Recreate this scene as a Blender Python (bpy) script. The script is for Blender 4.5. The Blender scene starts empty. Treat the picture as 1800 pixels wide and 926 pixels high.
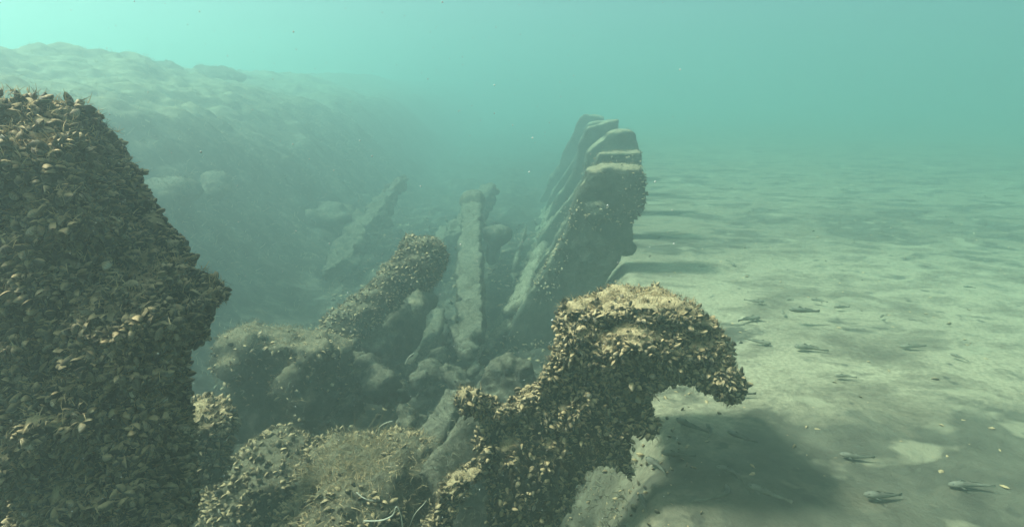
import bpy, math, random
import numpy as np
from mathutils import Vector, Matrix

# ------------------------------------------------------------------ camera, world, sun, exposure
SC = bpy.context.scene
COL = SC.collection
F = 1075.0            # focal length in photo pixels (1800 wide)
PITCH = math.radians(16.0)
CAMZ = 0.78
cam_d = bpy.data.cameras.new('camera')
cam = bpy.data.objects.new('camera', cam_d); COL.objects.link(cam)
cam_d.sensor_width = 36.0; cam_d.lens = F / 1800 * 36
cam_d.clip_start = 0.02; cam_d.clip_end = 400
cam.location = (0, 0, CAMZ)
cam.rotation_euler = (math.pi / 2 - PITCH, 0, 0)
SC.camera = cam

SUN_EL = math.radians(50)
LX, LY = 0.99, 0.07                    # horizontal direction the light travels
w = bpy.data.worlds.new('World'); SC.world = w; w.use_nodes = True
nt = w.node_tree
bg = nt.nodes['Background']; bg.inputs['Strength'].default_value = 0.05
sky = nt.nodes.new('ShaderNodeTexSky'); sky.sky_type = 'NISHITA'; sky.sun_disc = False
sky.sun_elevation = SUN_EL
sky.sun_rotation = math.atan2(-LX, -LY)
sky.dust_density = 3.0
nt.links.new(sky.outputs[0], bg.inputs[0])
sd = bpy.data.lights.new('sun', 'SUN'); sd.energy = 5.0; sd.angle = math.radians(8); sd.color = (1, .83, .72)
sun = bpy.data.objects.new('sun', sd); COL.objects.link(sun)
ldir = Vector((LX, LY, -math.hypot(LX, LY) * math.tan(SUN_EL)))
sun.rotation_euler = ldir.to_track_quat('-Z', 'Y').to_euler()
sun.location = (-6, -1, 8)

SC.view_settings.view_transform = 'Standard'; SC.view_settings.look = 'None'
SC.view_settings.exposure = 1.57; SC.view_settings.gamma = 1.0
SC.view_settings.use_curve_mapping = False
SC.cycles.volume_bounces = 2
SC.cycles.max_bounces = 6; SC.cycles.diffuse_bounces = 3
SC.cycles.transparent_max_bounces = 8
SC.cycles.use_denoising = True

# ------------------------------------------------------------------ helpers
rs = np.random.RandomState(7)
CT, ST = math.cos(PITCH), math.sin(PITCH)

def W(px, py, Y):
    """world point seen at photo pixel (px, py) at forward distance Y"""
    u = (px - 900) / F; v = -(py - 463) / F
    t = Y / (CT + v * ST)
    return np.array([t * u, Y, CAMZ + t * (-ST + v * CT)])

def G(px, py, z=0.0):
    """world point at height z seen at photo pixel"""
    u = (px - 900) / F; v = -(py - 463) / F
    dz = -ST + v * CT
    t = (z - CAMZ) / dz
    return np.array([t * u, t * (CT + v * ST), z])

def _hash(ix, iy, iz, seed):
    h = (ix.astype(np.int64) * 374761393 + iy.astype(np.int64) * 668265263 + iz.astype(np.int64) * 2147483647 + seed * 974711) & 0xffffffff
    h = ((h ^ (h >> 13)) * 1274126177) & 0xffffffff
    h = ((h ^ (h >> 16)) * 2246822519) & 0xffffffff
    return ((h ^ (h >> 15)) & 0xffff) / 32767.5 - 1.0

def vnoise(p, seed=0):
    f = np.floor(p); t = p - f; t = t * t * (3 - 2 * t)
    i = f.astype(np.int64)
    r = 0
    for a in (0, 1):
        for b in (0, 1):
            for c in (0, 1):
                wgt = (t[:, 0] if a else 1 - t[:, 0]) * (t[:, 1] if b else 1 - t[:, 1]) * (t[:, 2] if c else 1 - t[:, 2])
                r = r + wgt * _hash(i[:, 0] + a, i[:, 1] + b, i[:, 2] + c, seed)
    return r

def fbm(p, scale, seed=0, octs=3):
    r = 0; a = 1.0; s = 1.0 / scale
    for k in range(octs):
        r = r + a * vnoise(p * s + 17.3 * k, seed + k * 31); a *= .5; s *= 2.03
    return r / 1.75

def mesh_np(name, V, Q=None, T=None):
    """mesh from numpy vertices, quads and triangles"""
    me = bpy.data.meshes.new(name)
    V = np.asarray(V, dtype=np.float32)
    loops = []; sizes = []
    if Q is not None and len(Q): loops.append(np.asarray(Q).ravel()); sizes.append(np.full(len(Q), 4))
    if T is not None and len(T): loops.append(np.asarray(T).ravel()); sizes.append(np.full(len(T), 3))
    L = np.concatenate(loops).astype(np.int32); S = np.concatenate(sizes).astype(np.int32)
    st = np.concatenate([[0], np.cumsum(S)[:-1]]).astype(np.int32)
    me.vertices.add(len(V)); me.vertices.foreach_set('co', V.ravel())
    me.loops.add(len(L)); me.loops.foreach_set('vertex_index', L)
    me.polygons.add(len(S)); me.polygons.foreach_set('loop_start', st); me.polygons.foreach_set('loop_total', S)
    me.update(calc_edges=True)
    me.polygons.foreach_set('use_smooth', np.ones(len(S), dtype=bool))
    return me

def fattr(me, name, vals):
    a = me.attributes.new(name, 'FLOAT', 'POINT'); a.data.foreach_set('value', np.asarray(vals, dtype=np.float32))

def obj(name, me, mat=None, parent=None, origin=None, **props):
    o = bpy.data.objects.new(name, me); COL.objects.link(o)
    if mat is not None and me is not None: me.materials.append(mat)
    if origin is not None:
        me.transform(Matrix.Translation(-Vector(origin))); o.location = origin
    if parent is not None: o.parent = parent
    for k, v in props.items(): o[k] = v
    return o

def thing(name, label, cat, loc=(0, 0, 0), group=None):
    o = bpy.data.objects.new(name, None); COL.objects.link(o); o.location = loc
    o.empty_display_size = .05
    o['label'] = label; o['category'] = cat
    if group: o['group'] = group
    return o

def prism(poly, y0, y1, skew=(0, 0)):
    """closed prism: 2d (x,z) outline from y0 to y1; skew shifts the back outline"""
    n = len(poly)
    a = np.array([[p[0], y0, p[1]] for p in poly]); b = np.array([[p[0] + skew[0], y1, p[1] + skew[1]] for p in poly])
    F_ = [list(range(n))[::-1], [n + i for i in range(n)]]
    for i in range(n): j = (i + 1) % n; F_.append([i, j, n + j, n + i])
    return np.vstack([a, b]), F_

def pxpoly(pts, Y): return [(W(x, y, Y)[0], W(x, y, Y)[2]) for x, y in pts]

def ellipsoid(c, r, rot=0.0, nu=16, nv=10):
    V = []; c = np.array(c)
    for j in range(1, nv):
        th = math.pi * j / nv
        for i in range(nu):
            ph = 2 * math.pi * i / nu
            V.append([r[0] * math.sin(th) * math.cos(ph), r[1] * math.sin(th) * math.sin(ph), r[2] * math.cos(th)])
    V.append([0, 0, r[2]]); V.append([0, 0, -r[2]])
    V = np.array(V)
    cr, sr = math.cos(rot), math.sin(rot)
    V = V @ np.array([[cr, 0, -sr], [0, 1, 0], [sr, 0, cr]]) + c
    F_ = []
    for j in range(nv - 2):
        for i in range(nu):
            k = (i + 1) % nu
            F_.append([j * nu + i, (j + 1) * nu + i, (j + 1) * nu + k, j * nu + k])
    t = (nv - 1) * nu
    for i in range(nu):
        k = (i + 1) % nu
        F_.append([t, i, k]); F_.append([t + 1, (nv - 2) * nu + k, (nv - 2) * nu + i])
    return V, F_

def tube(path, rad, ns=10, flat=1.0):
    """closed tube through the points with a radius for each"""
    P = [Vector(p) for p in path]; V = []; F_ = []
    if not hasattr(rad, '__len__'): rad = [rad] * len(P)
    up = Vector((0, 0, 1))
    for i, p in enumerate(P):
        d = (P[min(i + 1, len(P) - 1)] - P[max(i - 1, 0)]).normalized()
        if abs(d.dot(up)) > .95: s = d.cross(Vector((0, 1, 0))).normalized()
        else: s = d.cross(up).normalized()
        q = s.cross(d).normalized()
        for k in range(ns):
            a = 2 * math.pi * k / ns
            V.append(list(p + s * math.cos(a) * rad[i] + q * math.sin(a) * rad[i] * flat))
    for i in range(len(P) - 1):
        for k in range(ns):
            m = (k + 1) % ns
            F_.append([i * ns + k, i * ns + m, (i + 1) * ns + m, (i + 1) * ns + k])
    n = len(V); V.append(list(P[0])); V.append(list(P[-1]))
    for k in range(ns):
        m = (k + 1) % ns
        F_.append([n, m, k]); F_.append([n + 1, (len(P) - 1) * ns + k, (len(P) - 1) * ns + m])
    return np.array(V), F_

def beam(p0, p1, wd, th, roll=0.0, taper=1.0):
    """rectangular timber from p0 to p1"""
    p0, p1 = Vector(p0), Vector(p1); d = (p1 - p0).normalized()
    up = Vector((0, 0, 1)) if abs(d.z) < .9 else Vector((0, 1, 0))
    s = d.cross(up).normalized(); q = s.cross(d).normalized()
    cr, sr = math.cos(roll), math.sin(roll)
    s, q = s * cr + q * sr, q * cr - s * sr
    V = []
    for p, k in ((p0, 1), (p1, taper)):
        for a, b in ((-1, -1), (1, -1), (1, 1), (-1, 1)):
            V.append(list(p + s * a * wd * k / 2 + q * b * th * k / 2))
    return np.array(V), [[3, 2, 1, 0], [4, 5, 6, 7], [0, 1, 5, 4], [1, 2, 6, 5], [2, 3, 7, 6], [3, 0, 4, 7]]

def solid(name, parts, voxel=.01, noises=(), smooth=2, seed=0, inset=0):
    """union of the closed pieces by voxel remesh, smoothed, then pushed along its normals by noise -> mesh"""
    V = []; F_ = []; n = 0
    for v, f in parts:
        V.extend(v.tolist()); F_.extend([[i + n for i in q] for q in f]); n += len(v)
    me = bpy.data.meshes.new('tmp'); me.from_pydata(V, [], F_)
    o = bpy.data.objects.new('tmp', me); COL.objects.link(o)
    m = o.modifiers.new('r', 'REMESH'); m.mode = 'VOXEL'; m.voxel_size = voxel
    if smooth:
        s = o.modifiers.new('s', 'SMOOTH'); s.factor = .5; s.iterations = smooth
    dg = bpy.context.evaluated_depsgraph_get()
    out = bpy.data.meshes.new_from_object(o.evaluated_get(dg))
    bpy.data.objects.remove(o); bpy.data.meshes.remove(me)
    out.name = name
    k = len(out.vertices)
    co = np.empty(k * 3, np.float32); out.vertices.foreach_get('co', co); co = co.reshape(-1, 3).astype(float)
    for (scale, amp, oc) in noises:
        nr = np.empty(k * 3, np.float32); out.vertices.foreach_get('normal', nr); nr = nr.reshape(-1, 3)
        d = fbm(co + seed * 3.7, scale, seed, oc) * amp - inset; inset = 0
        co = co + nr * d[:, None]
        out.vertices.foreach_set('co', co.astype(np.float32).ravel()); out.update()
    out.polygons.foreach_set('use_smooth', np.ones(len(out.polygons), dtype=bool))
    return out

def sample_surface(me, n, keep=None, seed=0):
    """n random points with normals on the mesh, keep(P,N)->probability"""
    r = np.random.RandomState(seed)
    me.calc_loop_triangles()
    m = len(me.loop_triangles)
    tri = np.empty(m * 3, np.int32); me.loop_triangles.foreach_get('vertices', tri); tri = tri.reshape(-1, 3)
    co = np.empty(len(me.vertices) * 3, np.float32); me.vertices.foreach_get('co', co); co = co.reshape(-1, 3)
    a, b, c = co[tri[:, 0]], co[tri[:, 1]], co[tri[:, 2]]
    nn = np.cross(b - a, c - a); ar = np.linalg.norm(nn, axis=1); nn = nn / np.maximum(ar, 1e-12)[:, None]
    pr = ar / ar.sum()
    if keep is not None:
        pr = pr * keep((a + b + c) / 3, nn)
        if pr.sum() <= 0: return np.zeros((0, 3)), np.zeros((0, 3))
        n = int(n * pr.sum()); pr = pr / pr.sum()
    idx = r.choice(m, n, p=pr)
    u = r.rand(n, 1); v = r.rand(n, 1); fl = (u + v) > 1; u = np.where(fl, 1 - u, u); v = np.where(fl, 1 - v, v)
    P = a[idx] + (b - a)[idx] * u + (c - a)[idx] * v
    return P, nn[idx]

# ------------------------------------------------------------------ materials
def newmat(name):
    m = bpy.data.materials.new(name); m.use_nodes = True
    t = m.node_tree; b = t.nodes['Principled BSDF']
    b.inputs['Roughness'].default_value = .9; b.inputs['Specular IOR Level'].default_value = .15
    return m, t, b

def N(t, typ, **kw):
    n = t.nodes.new(typ)
    for k, v in kw.items():
        if k in n.inputs: n.inputs[k].default_value = v
        else: setattr(n, k, v)
    return n

def noise_n(t, vec, scale, detail=4, rough=.6):
    n = N(t, 'ShaderNodeTexNoise'); n.inputs['Scale'].default_value = scale; n.inputs['Detail'].default_value = detail
    n.inputs['Roughness'].default_value = rough; t.links.new(vec, n.inputs['Vector']); return n.outputs['Fac']

def ramp(t, fac, stops):
    r = N(t, 'ShaderNodeValToRGB'); e = r.color_ramp.elements
    while len(e) > 1: e.remove(e[-1])
    e[0].position = stops[0][0]; e[0].color = (*stops[0][1], 1) if hasattr(stops[0][1], '__len__') else (stops[0][1],) * 3 + (1,)
    for p, c in stops[1:]:
        x = e.new(p); x.color = (*c, 1) if hasattr(c, '__len__') else (c, c, c, 1)
    t.links.new(fac, r.inputs[0]); return r.outputs[0]

def mixc(t, fac, a, b):
    m = N(t, 'ShaderNodeMix', data_type='RGBA')
    t.links.new(fac, m.inputs[0])
    for s, i in ((a, 6), (b, 7)):
        if hasattr(s, 'links') or hasattr(s, 'node'): t.links.new(s, m.inputs[i])
        else: m.inputs[i].default_value = (*s, 1)
    return m.outputs[2]

def math_n(t, op, a, b=None, clamp=False):
    m = N(t, 'ShaderNodeMath', operation=op, use_clamp=clamp)
    for s, i in ((a, 0), (b, 1)):
        if s is None: continue
        if hasattr(s, 'node'): t.links.new(s, m.inputs[i])
        else: m.inputs[i].default_value = s
    return m.outputs[0]

def bump(t, b, h, strength, dist=.004):
    n = N(t, 'ShaderNodeBump'); n.inputs['Strength'].default_value = strength; n.inputs['Distance'].default_value = dist
    t.links.new(h, n.inputs['Height']); t.links.new(n.outputs[0], b.inputs['Normal'])

def settled(t, vec, lo=.35, hi=.8, nscale=30):
    """how much silt has settled: grows as a face turns upward"""
    g = N(t, 'ShaderNodeNewGeometry'); s = N(t, 'ShaderNodeSeparateXYZ'); t.links.new(g.outputs['Normal'], s.inputs[0])
    nz = math_n(t, 'ADD', s.outputs[2], math_n(t, 'MULTIPLY', math_n(t, 'SUBTRACT', noise_n(t, vec, nscale), .5), .9))
    mr = N(t, 'ShaderNodeMapRange', clamp=True); mr.inputs[1].default_value = lo; mr.inputs[2].default_value = hi
    t.links.new(nz, mr.inputs[0]); return mr.outputs[0]

def silted(name, dark, mid, silt, silt2, lo=.35, hi=.8, sc=60, bs=.6, bd=.004):
    m, t, b = newmat(name); tc = N(t, 'ShaderNodeTexCoord'); v = tc.outputs['Object']
    base = ramp(t, noise_n(t, v, sc, 5), [(.35, dark), (.7, mid)])
    st = ramp(t, noise_n(t, v, sc * 1.4, 5), [(.3, silt2), (.65, silt)])
    t.links.new(mixc(t, settled(t, v, lo, hi), base, st), b.inputs['Base Color'])
    bump(t, b, noise_n(t, v, sc * 3, 6, .7), bs, bd)
    return m

M_post = silted('encrusted_wood', (.010, .010, .007), (.036, .030, .02), (.56, .42, .23), (.38, .28, .15), .45, .85, 70, .9, .006)
M_rib = silted('old_timber', (.025, .03, .022), (.075, .072, .05), (.34, .28, .165), (.15, .125, .08), .5, .85, 50, .9, .008)
M_beam = silted('silted_timber', (.035, .036, .027), (.08, .075, .052), (.27, .245, .16), (.11, .10, .07), .15, .85, 42, 1.0, .02)
M_plank = silted('pale_plank', (.05, .048, .034), (.11, .10, .066), (.42, .37, .24), (.20, .175, .11), -.1, .6, 42, 1.0, .02)
M_rock = silted('silted_rock', (.025, .026, .02), (.075, .07, .05), (.24, .215, .14), (.08, .074, .05), .3, .95, 45, 1.0, .02)
M_mound = silted('silted_growth', (.025, .025, .018), (.07, .062, .04), (.27, .23, .14), (.12, .10, .06), .35, .95, 70, 1.0, .01)

def mussel_mat():
    m, t, b = newmat('mussel_shell'); tc = N(t, 'ShaderNodeTexCoord'); v = tc.outputs['Object']
    rnd = N(t, 'ShaderNodeAttribute', attribute_name='rnd').outputs['Fac']
    gr = N(t, 'ShaderNodeAttribute', attribute_name='grow').outputs['Fac']
    base = ramp(t, rnd, [(0, (.010, .009, .007)), (.4, (.024, .020, .013)), (.75, (.056, .043, .026)), (.94, (.13, .10, .058)), (.988, (.24, .19, .13)), (1, (.42, .36, .27))])
    rings = math_n(t, 'SINE', math_n(t, 'ADD', math_n(t, 'MULTIPLY', gr, 34.0), math_n(t, 'MULTIPLY', noise_n(t, v, 90), 6.0)))
    rr = ramp(t, math_n(t, 'ADD', math_n(t, 'MULTIPLY', rings, .5), .5), [(0, .55), (1, 1.15)])
    mm = N(t, 'ShaderNodeMix', data_type='RGBA', blend_type='MULTIPLY'); mm.inputs[0].default_value = 1
    t.links.new(base, mm.inputs[6]); t.links.new(rr, mm.inputs[7])
    lip = ramp(t, gr, [(.9, 0.0), (.985, 1.0)])
    c = mixc(t, math_n(t, 'MULTIPLY', lip, .55), mm.outputs[2], (.20, .17, .11))
    c = mixc(t, settled(t, v, .35, 1.0, 120), c, (.46, .32, .16))
    t.links.new(c, b.inputs['Base Color'])
    b.inputs['Roughness'].default_value = .6; b.inputs['Specular IOR Level'].default_value = .25
    bump(t, b, math_n(t, 'ADD', math_n(t, 'MULTIPLY', rings, .3), noise_n(t, v, 400, 4)), .5, .001)
    return m
M_mussel = mussel_mat()

def plain(name, col, col2, sc=30, rough=.9, bs=.3):
    m, t, b = newmat(name); tc = N(t, 'ShaderNodeTexCoord'); v = tc.outputs['Object']
    t.links.new(ramp(t, noise_n(t, v, sc, 4), [(.35, col), (.65, col2)]), b.inputs['Base Color'])
    b.inputs['Roughness'].default_value = rough
    bump(t, b, noise_n(t, v, sc * 3, 4), bs, .002)
    return m
M_fuzz = plain('algae_fluff', (.50, .35, .18), (.30, .22, .12), 40)
M_turf = plain('algae_turf', (.19, .165, .10), (.09, .08, .05), 30)
M_bturf = plain('bank_growth', (.34, .29, .17), (.20, .17, .10), 6)
M_hair = plain('brown_fuzz', (.17, .125, .065), (.05, .04, .025), 25)
M_hydroid = plain('brown_filament', (.24, .17, .08), (.13, .10, .05), 60)
M_root = plain('pale_root', (.45, .42, .32), (.30, .27, .2), 60)
M_fish = plain('goby_skin', (.08, .075, .055), (.16, .15, .11), 60, .7)
M_fishd = plain('dark_goby_skin', (.10, .095, .066), (.20, .175, .12), 60, .7)
M_eye = plain('fish_eye', (.01, .01, .01), (.03, .03, .03), 10, .2, 0)
M_pale = plain('pale_silt', (.34, .31, .21), (.22, .20, .14), 20)
M_speck = plain('speck', (.36, .36, .33), (.5, .5, .46), 5, .8, 0)
M_shellw = plain('pale_shell', (.62, .58, .48), (.42, .38, .3), 50, .6)

def sand_mat():
    m, t, b = newmat('sea_bed_sand'); tc = N(t, 'ShaderNodeTexCoord'); v = tc.outputs['Object']
    mp = N(t, 'ShaderNodeMapping'); t.links.new(v, mp.inputs[0]); mp.inputs['Scale'].default_value = (.9, 1.3, 1)
    mp.inputs['Rotation'].default_value = (0, 0, .25)
    wv = N(t, 'ShaderNodeTexNoise'); wv.inputs['Scale'].default_value = 3; t.links.new(mp.outputs[0], wv.inputs['Vector'])
    vv = N(t, 'ShaderNodeVectorMath', operation='MULTIPLY_ADD'); t.links.new(wv.outputs['Color'], vv.inputs[0]); vv.inputs[1].default_value = (.22, .22, 0); t.links.new(mp.outputs[0], vv.inputs[2])
    pat = noise_n(t, vv.outputs[0], 3.2, 5, .55)
    patch = noise_n(t, vv.outputs[0], 5.5, 6, .68)
    pat = math_n(t, 'ADD', math_n(t, 'MULTIPLY', pat, .5), math_n(t, 'MULTIPLY', patch, .5))
    c = ramp(t, pat, [(.37, (.12, .10, .066)), (.46, (.205, .172, .11)), (.51, (.30, .252, .16)), (.62, (.39, .325, .205))])
    fine = ramp(t, noise_n(t, v, 90, 5, .7), [(.3, .6), (.5, .95), (.72, 1.3)])
    mm = N(t, 'ShaderNodeMix', data_type='RGBA', blend_type='MULTIPLY'); mm.inputs[0].default_value = 1
    t.links.new(c, mm.inputs[6]); t.links.new(fine, mm.inputs[7])
    # rubbly, darker sediment inside the wreck and on the bank
    sl = N(t, 'ShaderNodeAttribute', attribute_name='silt').outputs['Fac']  # silt patches, plus the far sand's fade painted in
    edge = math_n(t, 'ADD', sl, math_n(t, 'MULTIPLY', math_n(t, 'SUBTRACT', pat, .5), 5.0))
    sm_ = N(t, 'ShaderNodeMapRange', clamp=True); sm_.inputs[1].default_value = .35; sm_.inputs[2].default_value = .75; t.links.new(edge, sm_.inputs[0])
    silted_faded_sand = mixc(t, math_n(t, 'MULTIPLY', sm_.outputs[0], .92), mm.outputs[2], mixc(t, ramp(t, noise_n(t, v, 14, 5, .6), [(.35, 0.0), (.65, 1.0)]), (.05, .047, .034), (.10, .092, .063)))
    # bare pale patches and small dark bits lying on the silt
    pp = ramp(t, noise_n(t, vv.outputs[0], 7.5, 3, .5), [(.60, 0.0), (.68, .6)])
    silted_faded_sand = mixc(t, pp, silted_faded_sand, (.33, .285, .18))
    db = ramp(t, noise_n(t, v, 17, 2, .4), [(.70, 0.0), (.74, .75)])
    silted_faded_sand = mixc(t, db, silted_faded_sand, (.06, .055, .04))
    zone = N(t, 'ShaderNodeAttribute', attribute_name='rubble').outputs['Fac']
    c2 = ramp(t, noise_n(t, v, 9, 6, .65), [(.35, (.022, .021, .015)), (.5, (.065, .059, .04)), (.7, (.18, .16, .105))])
    tuft = ramp(t, noise_n(t, v, 26, 6, .75), [(.38, .35), (.6, 1.0), (.75, 1.7)])
    m3 = N(t, 'ShaderNodeMix', data_type='RGBA', blend_type='MULTIPLY'); m3.inputs[0].default_value = 1
    t.links.new(c2, m3.inputs[6]); t.links.new(tuft, m3.inputs[7])
    bank = N(t, 'ShaderNodeAttribute', attribute_name='bank').outputs['Fac']
    pale = ramp(t, noise_n(t, v, 11, 6, .7), [(.34, (.12, .10, .055)), (.5, (.21, .18, .10)), (.66, (.33, .28, .165))])  # paler sediment that also paints in the bank's sunlit top
    c3 = mixc(t, math_n(t, 'MULTIPLY', settled(t, v, .62, 1.0, 6), bank), m3.outputs[2], pale)
    t.links.new(mixc(t, zone, silted_faded_sand, c3), b.inputs['Base Color'])
    bump(t, b, math_n(t, 'ADD', noise_n(t, vv.outputs[0], 14, 5, .6), math_n(t, 'MULTIPLY', noise_n(t, v, 120, 5, .7), .25)), .6, .02)
    return m
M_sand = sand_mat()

# ------------------------------------------------------------------ the water body (haze) and its surface
WATER_TOP = 2.3
def haze():
    x0, x1, y0, y1, z0, z1 = -41, 41, -9, 62, -2.0, WATER_TOP
    v = [(x, y, z) for z in (z0, z1) for x, y in ((x0, y0), (x1, y0), (x1, y1), (x0, y1))]
    f = [(3, 2, 1, 0), (4, 5, 6, 7), (0, 1, 5, 4), (1, 2, 6, 5), (2, 3, 7, 6), (3, 0, 4, 7)]
    me = bpy.data.meshes.new('haze'); me.from_pydata(v, [], f)
    m = bpy.data.materials.new('turbid_water'); m.use_nodes = True; t = m.node_tree
    t.nodes.clear(); out = t.nodes.new('ShaderNodeOutputMaterial')
    p = t.nodes.new('ShaderNodeVolumePrincipled')
    p.inputs['Density'].default_value = 0.46
    p.inputs['Color'].default_value = (.25, .315, .30, 1)
    p.inputs['Absorption Color'].default_value = (.215, .69, .645, 1)
    p.inputs['Anisotropy'].default_value = .57
    t.links.new(p.outputs[0], out.inputs['Volume'])
    obj('haze', me, m, kind='stuff')
haze()

# ------------------------------------------------------------------ sea bed, one sheet
def sstep(a, b, x):
    t = np.clip((x - a) / (b - a), 0, 1); return t * t * (3 - 2 * t)

def ground_h(x, y):
    P = np.stack([x, y, np.zeros_like(x)], 1)
    far = 1 / (1 + np.maximum(y - 8, 0) * .1)
    inner = 1 - sstep(.02 + .13 * y - .12, .02 + .13 * y + .16, x + .05 * fbm(P, .3, 5))        # 1 inside the wreck
    sand = .04 + fbm(P * np.array([1, 1.5, 1]), .45, 11, 3) * .011 + fbm(P, 2.5, 3, 2) * .03
    rub = fbm(P, .32, 21, 4) * .085 + np.abs(fbm(P, .12, 29, 3)) * .05 - .30
    z = sand * (1 - inner) + rub * inner
    e = x + .35 * fbm(P, 1.5, 41, 2)
    bank = sstep(-.85, -2.1, e) * .85 + sstep(-1.7, -3.4, e) * .38
    z = z + bank * 1.05 + (bank > 0) * bank * (fbm(P, .6, 51, 3) * .07 + fbm(P, 1.6, 57, 2) * .12 + fbm(P, .16, 61, 3) * .018)
    z = z + sstep(-4, -14, x) * .35
    return z, np.clip(inner + bank, 0, 1)

def axis(parts):
    out = []
    for a, b, s in parts: out.append(np.arange(a, b, s))
    out.append([parts[-1][1]]); return np.concatenate(out)
xs = axis([(-40, -8, 1.0), (-8, -4.5, .1), (-4.5, 3.2, .022), (3.2, 8, .1), (8, 40, 1.0)])
ys = axis([(-8, .2, .5), (.2, 5.5, .022), (5.5, 10, .07), (10, 60, 1.0)])
X, Y = np.meshgrid(xs, ys); x, y = X.ravel(), Y.ravel()
z, rz = ground_h(x, y)
nx, ny = len(xs), len(ys)
ii = (np.arange(ny - 1)[:, None] * nx + np.arange(nx - 1)[None]).ravel()
me = mesh_np('sea_bed', np.stack([x, y, z], 1), Q=np.stack([ii, ii + 1, ii + nx + 1, ii + nx], 1))
fattr(me, 'rubble', rz)
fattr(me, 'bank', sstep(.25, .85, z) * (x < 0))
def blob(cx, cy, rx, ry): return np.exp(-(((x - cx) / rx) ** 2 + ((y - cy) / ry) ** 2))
fattr(me, 'silt', np.clip(blob(.75, .95, .7, .32) + 1.0 * blob(1.3, 1.05, .6, .28) + .45 * blob(1.0, 1.75, .5, .16) + .4 * blob(2.2, 3.4, .9, .5) + .35 * blob(.6, 2.9, .5, .3) + .42 * sstep(1.8, 3.2, y) + .12 * sstep(3.2, 5.5, y), 0, 1))  # near blobs are silt; the distance ramps paint in the far sand's fading
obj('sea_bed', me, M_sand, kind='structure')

def gz(x, y): return float(ground_h(np.array([float(x)]), np.array([float(y)]))[0][0])

# ------------------------------------------------------------------ mussels
def mussel_proto(nt_, ns_, gape=.03):
    """two hinged valves, umbo at the origin, broad end at x=1"""
    V = []; Q = []; gr = []
    for side in (1, -1):
        b0 = len(V)
        for i in range(nt_ + 1):
            t = i / nt_
            tt = t
            top = .36 * (math.sin(math.pi * min(1, tt * .93 + .04)) ** .75) * (1 + .25 * tt)
            bot = -.20 * (math.sin(math.pi * min(1, tt * .96 + .02)) ** .8)
            hh = .21 * (math.sin(math.pi * min(1, tt * .9 + .08)) ** .8)
            if i == nt_: top, bot, hh = .05, -.04, 0.0
            for j in range(ns_ + 1):
                s = -1 + 2 * j / ns_
                yy = (top + bot) / 2 + s * (top - bot) / 2
                zz = hh * max(0, (1 - abs(s + .15 * (1 - s * s)) ** 2.2)) ** .75
                V.append([tt, yy, side * (zz + gape * tt * (1 + .6 * s))])
                gr.append(min(1, max(tt, .25 + .75 * abs(s) ** 3 if 0 < i else 0)))
        for i in range(nt_):
            for j in range(ns_):
                a = b0 + i * (ns_ + 1) + j
                q = [a, a + 1, a + ns_ + 2, a + ns_ + 1]
                Q.append(q if side < 0 else q[::-1])
    return np.array(V), np.array(Q), np.array(gr)
PROTO = {'hi': mussel_proto(9, 7), 'mid': mussel_proto(5, 4), 'lo': mussel_proto(3, 3)}
PROTO_OPEN = mussel_proto(6, 4, .16)

def frames(Nn, r, lean):
    n = len(Nn)
    rv = r.normal(size=(n, 3)); rv[:, 2] -= .15
    tg = rv - (rv * Nn).sum(1)[:, None] * Nn; tg /= np.linalg.norm(tg, axis=1)[:, None]
    al = r.uniform(lean[0], lean[1], n)[:, None]
    ax = Nn * np.cos(al) + tg * np.sin(al)
    rv = r.normal(size=(n, 3)); ay = rv - (rv * ax).sum(1)[:, None] * ax; ay /= np.linalg.norm(ay, axis=1)[:, None]
    return ax, ay, np.cross(ax, ay)

def mussel_mesh(name, P, Nn, size, lod='mid', seed=0, lean=(.3, 1.35), origin=None):
    r = np.random.RandomState(seed)
    V0, Q0, g0 = PROTO[lod]
    n = len(P); ax, ay, az = frames(Nn, r, lean)
    L = size * (.42 + .95 * r.rand(n) ** 1.3)[:, None, None]
    base = P - Nn * size * .28 + vnoise(P / .02, seed + 9)[:, None] * Nn * size * .35
    V = base[:, None, :] + L * (V0[None, :, 0:1] * ax[:, None] + V0[None, :, 1:2] * ay[:, None] * 1.05 + V0[None, :, 2:3] * az[:, None])
    V = V.reshape(-1, 3)
    if origin is not None: V = V - np.array(origin)
    Q = (Q0[None] + (np.arange(n) * len(V0))[:, None, None]).reshape(-1, 4)
    me = mesh_np(name, V, Q=Q)
    fattr(me, 'rnd', np.repeat(r.rand(n), len(V0))); fattr(me, 'grow', np.tile(g0, n))
    return me

def single_mussels(root, P, Nn, size, seed, origin):
    """each of the largest-showing mussels as its own part"""
    r = np.random.RandomState(seed); protos = []
    for q in range(8):
        V0, Q0, g0 = PROTO['hi'] if q % 4 else PROTO_OPEN
        me = mesh_np('mussel', V0, Q=Q0)
        fattr(me, 'rnd', np.full(len(V0), [.3, .5, .62, .72, .8, .86, .93, .99][q])); fattr(me, 'grow', g0)
        me.materials.append(M_mussel); protos.append(me)
    ax, ay, az = frames(Nn, r, (.3, 1.2))
    for i in range(len(P)):
        o = bpy.data.objects.new('mussel', protos[r.randint(8)]); COL.objects.link(o); o.parent = root
        L = size * r.uniform(.8, 1.3)
        p = P[i] - np.array(origin)
        mt = Matrix(((ax[i][0] * L, ay[i][0] * L, az[i][0] * L, p[0]), (ax[i][1] * L, ay[i][1] * L, az[i][1] * L, p[1]), (ax[i][2] * L, ay[i][2] * L, az[i][2] * L, p[2]), (0, 0, 0, 1)))
        o.matrix_local = mt

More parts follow.
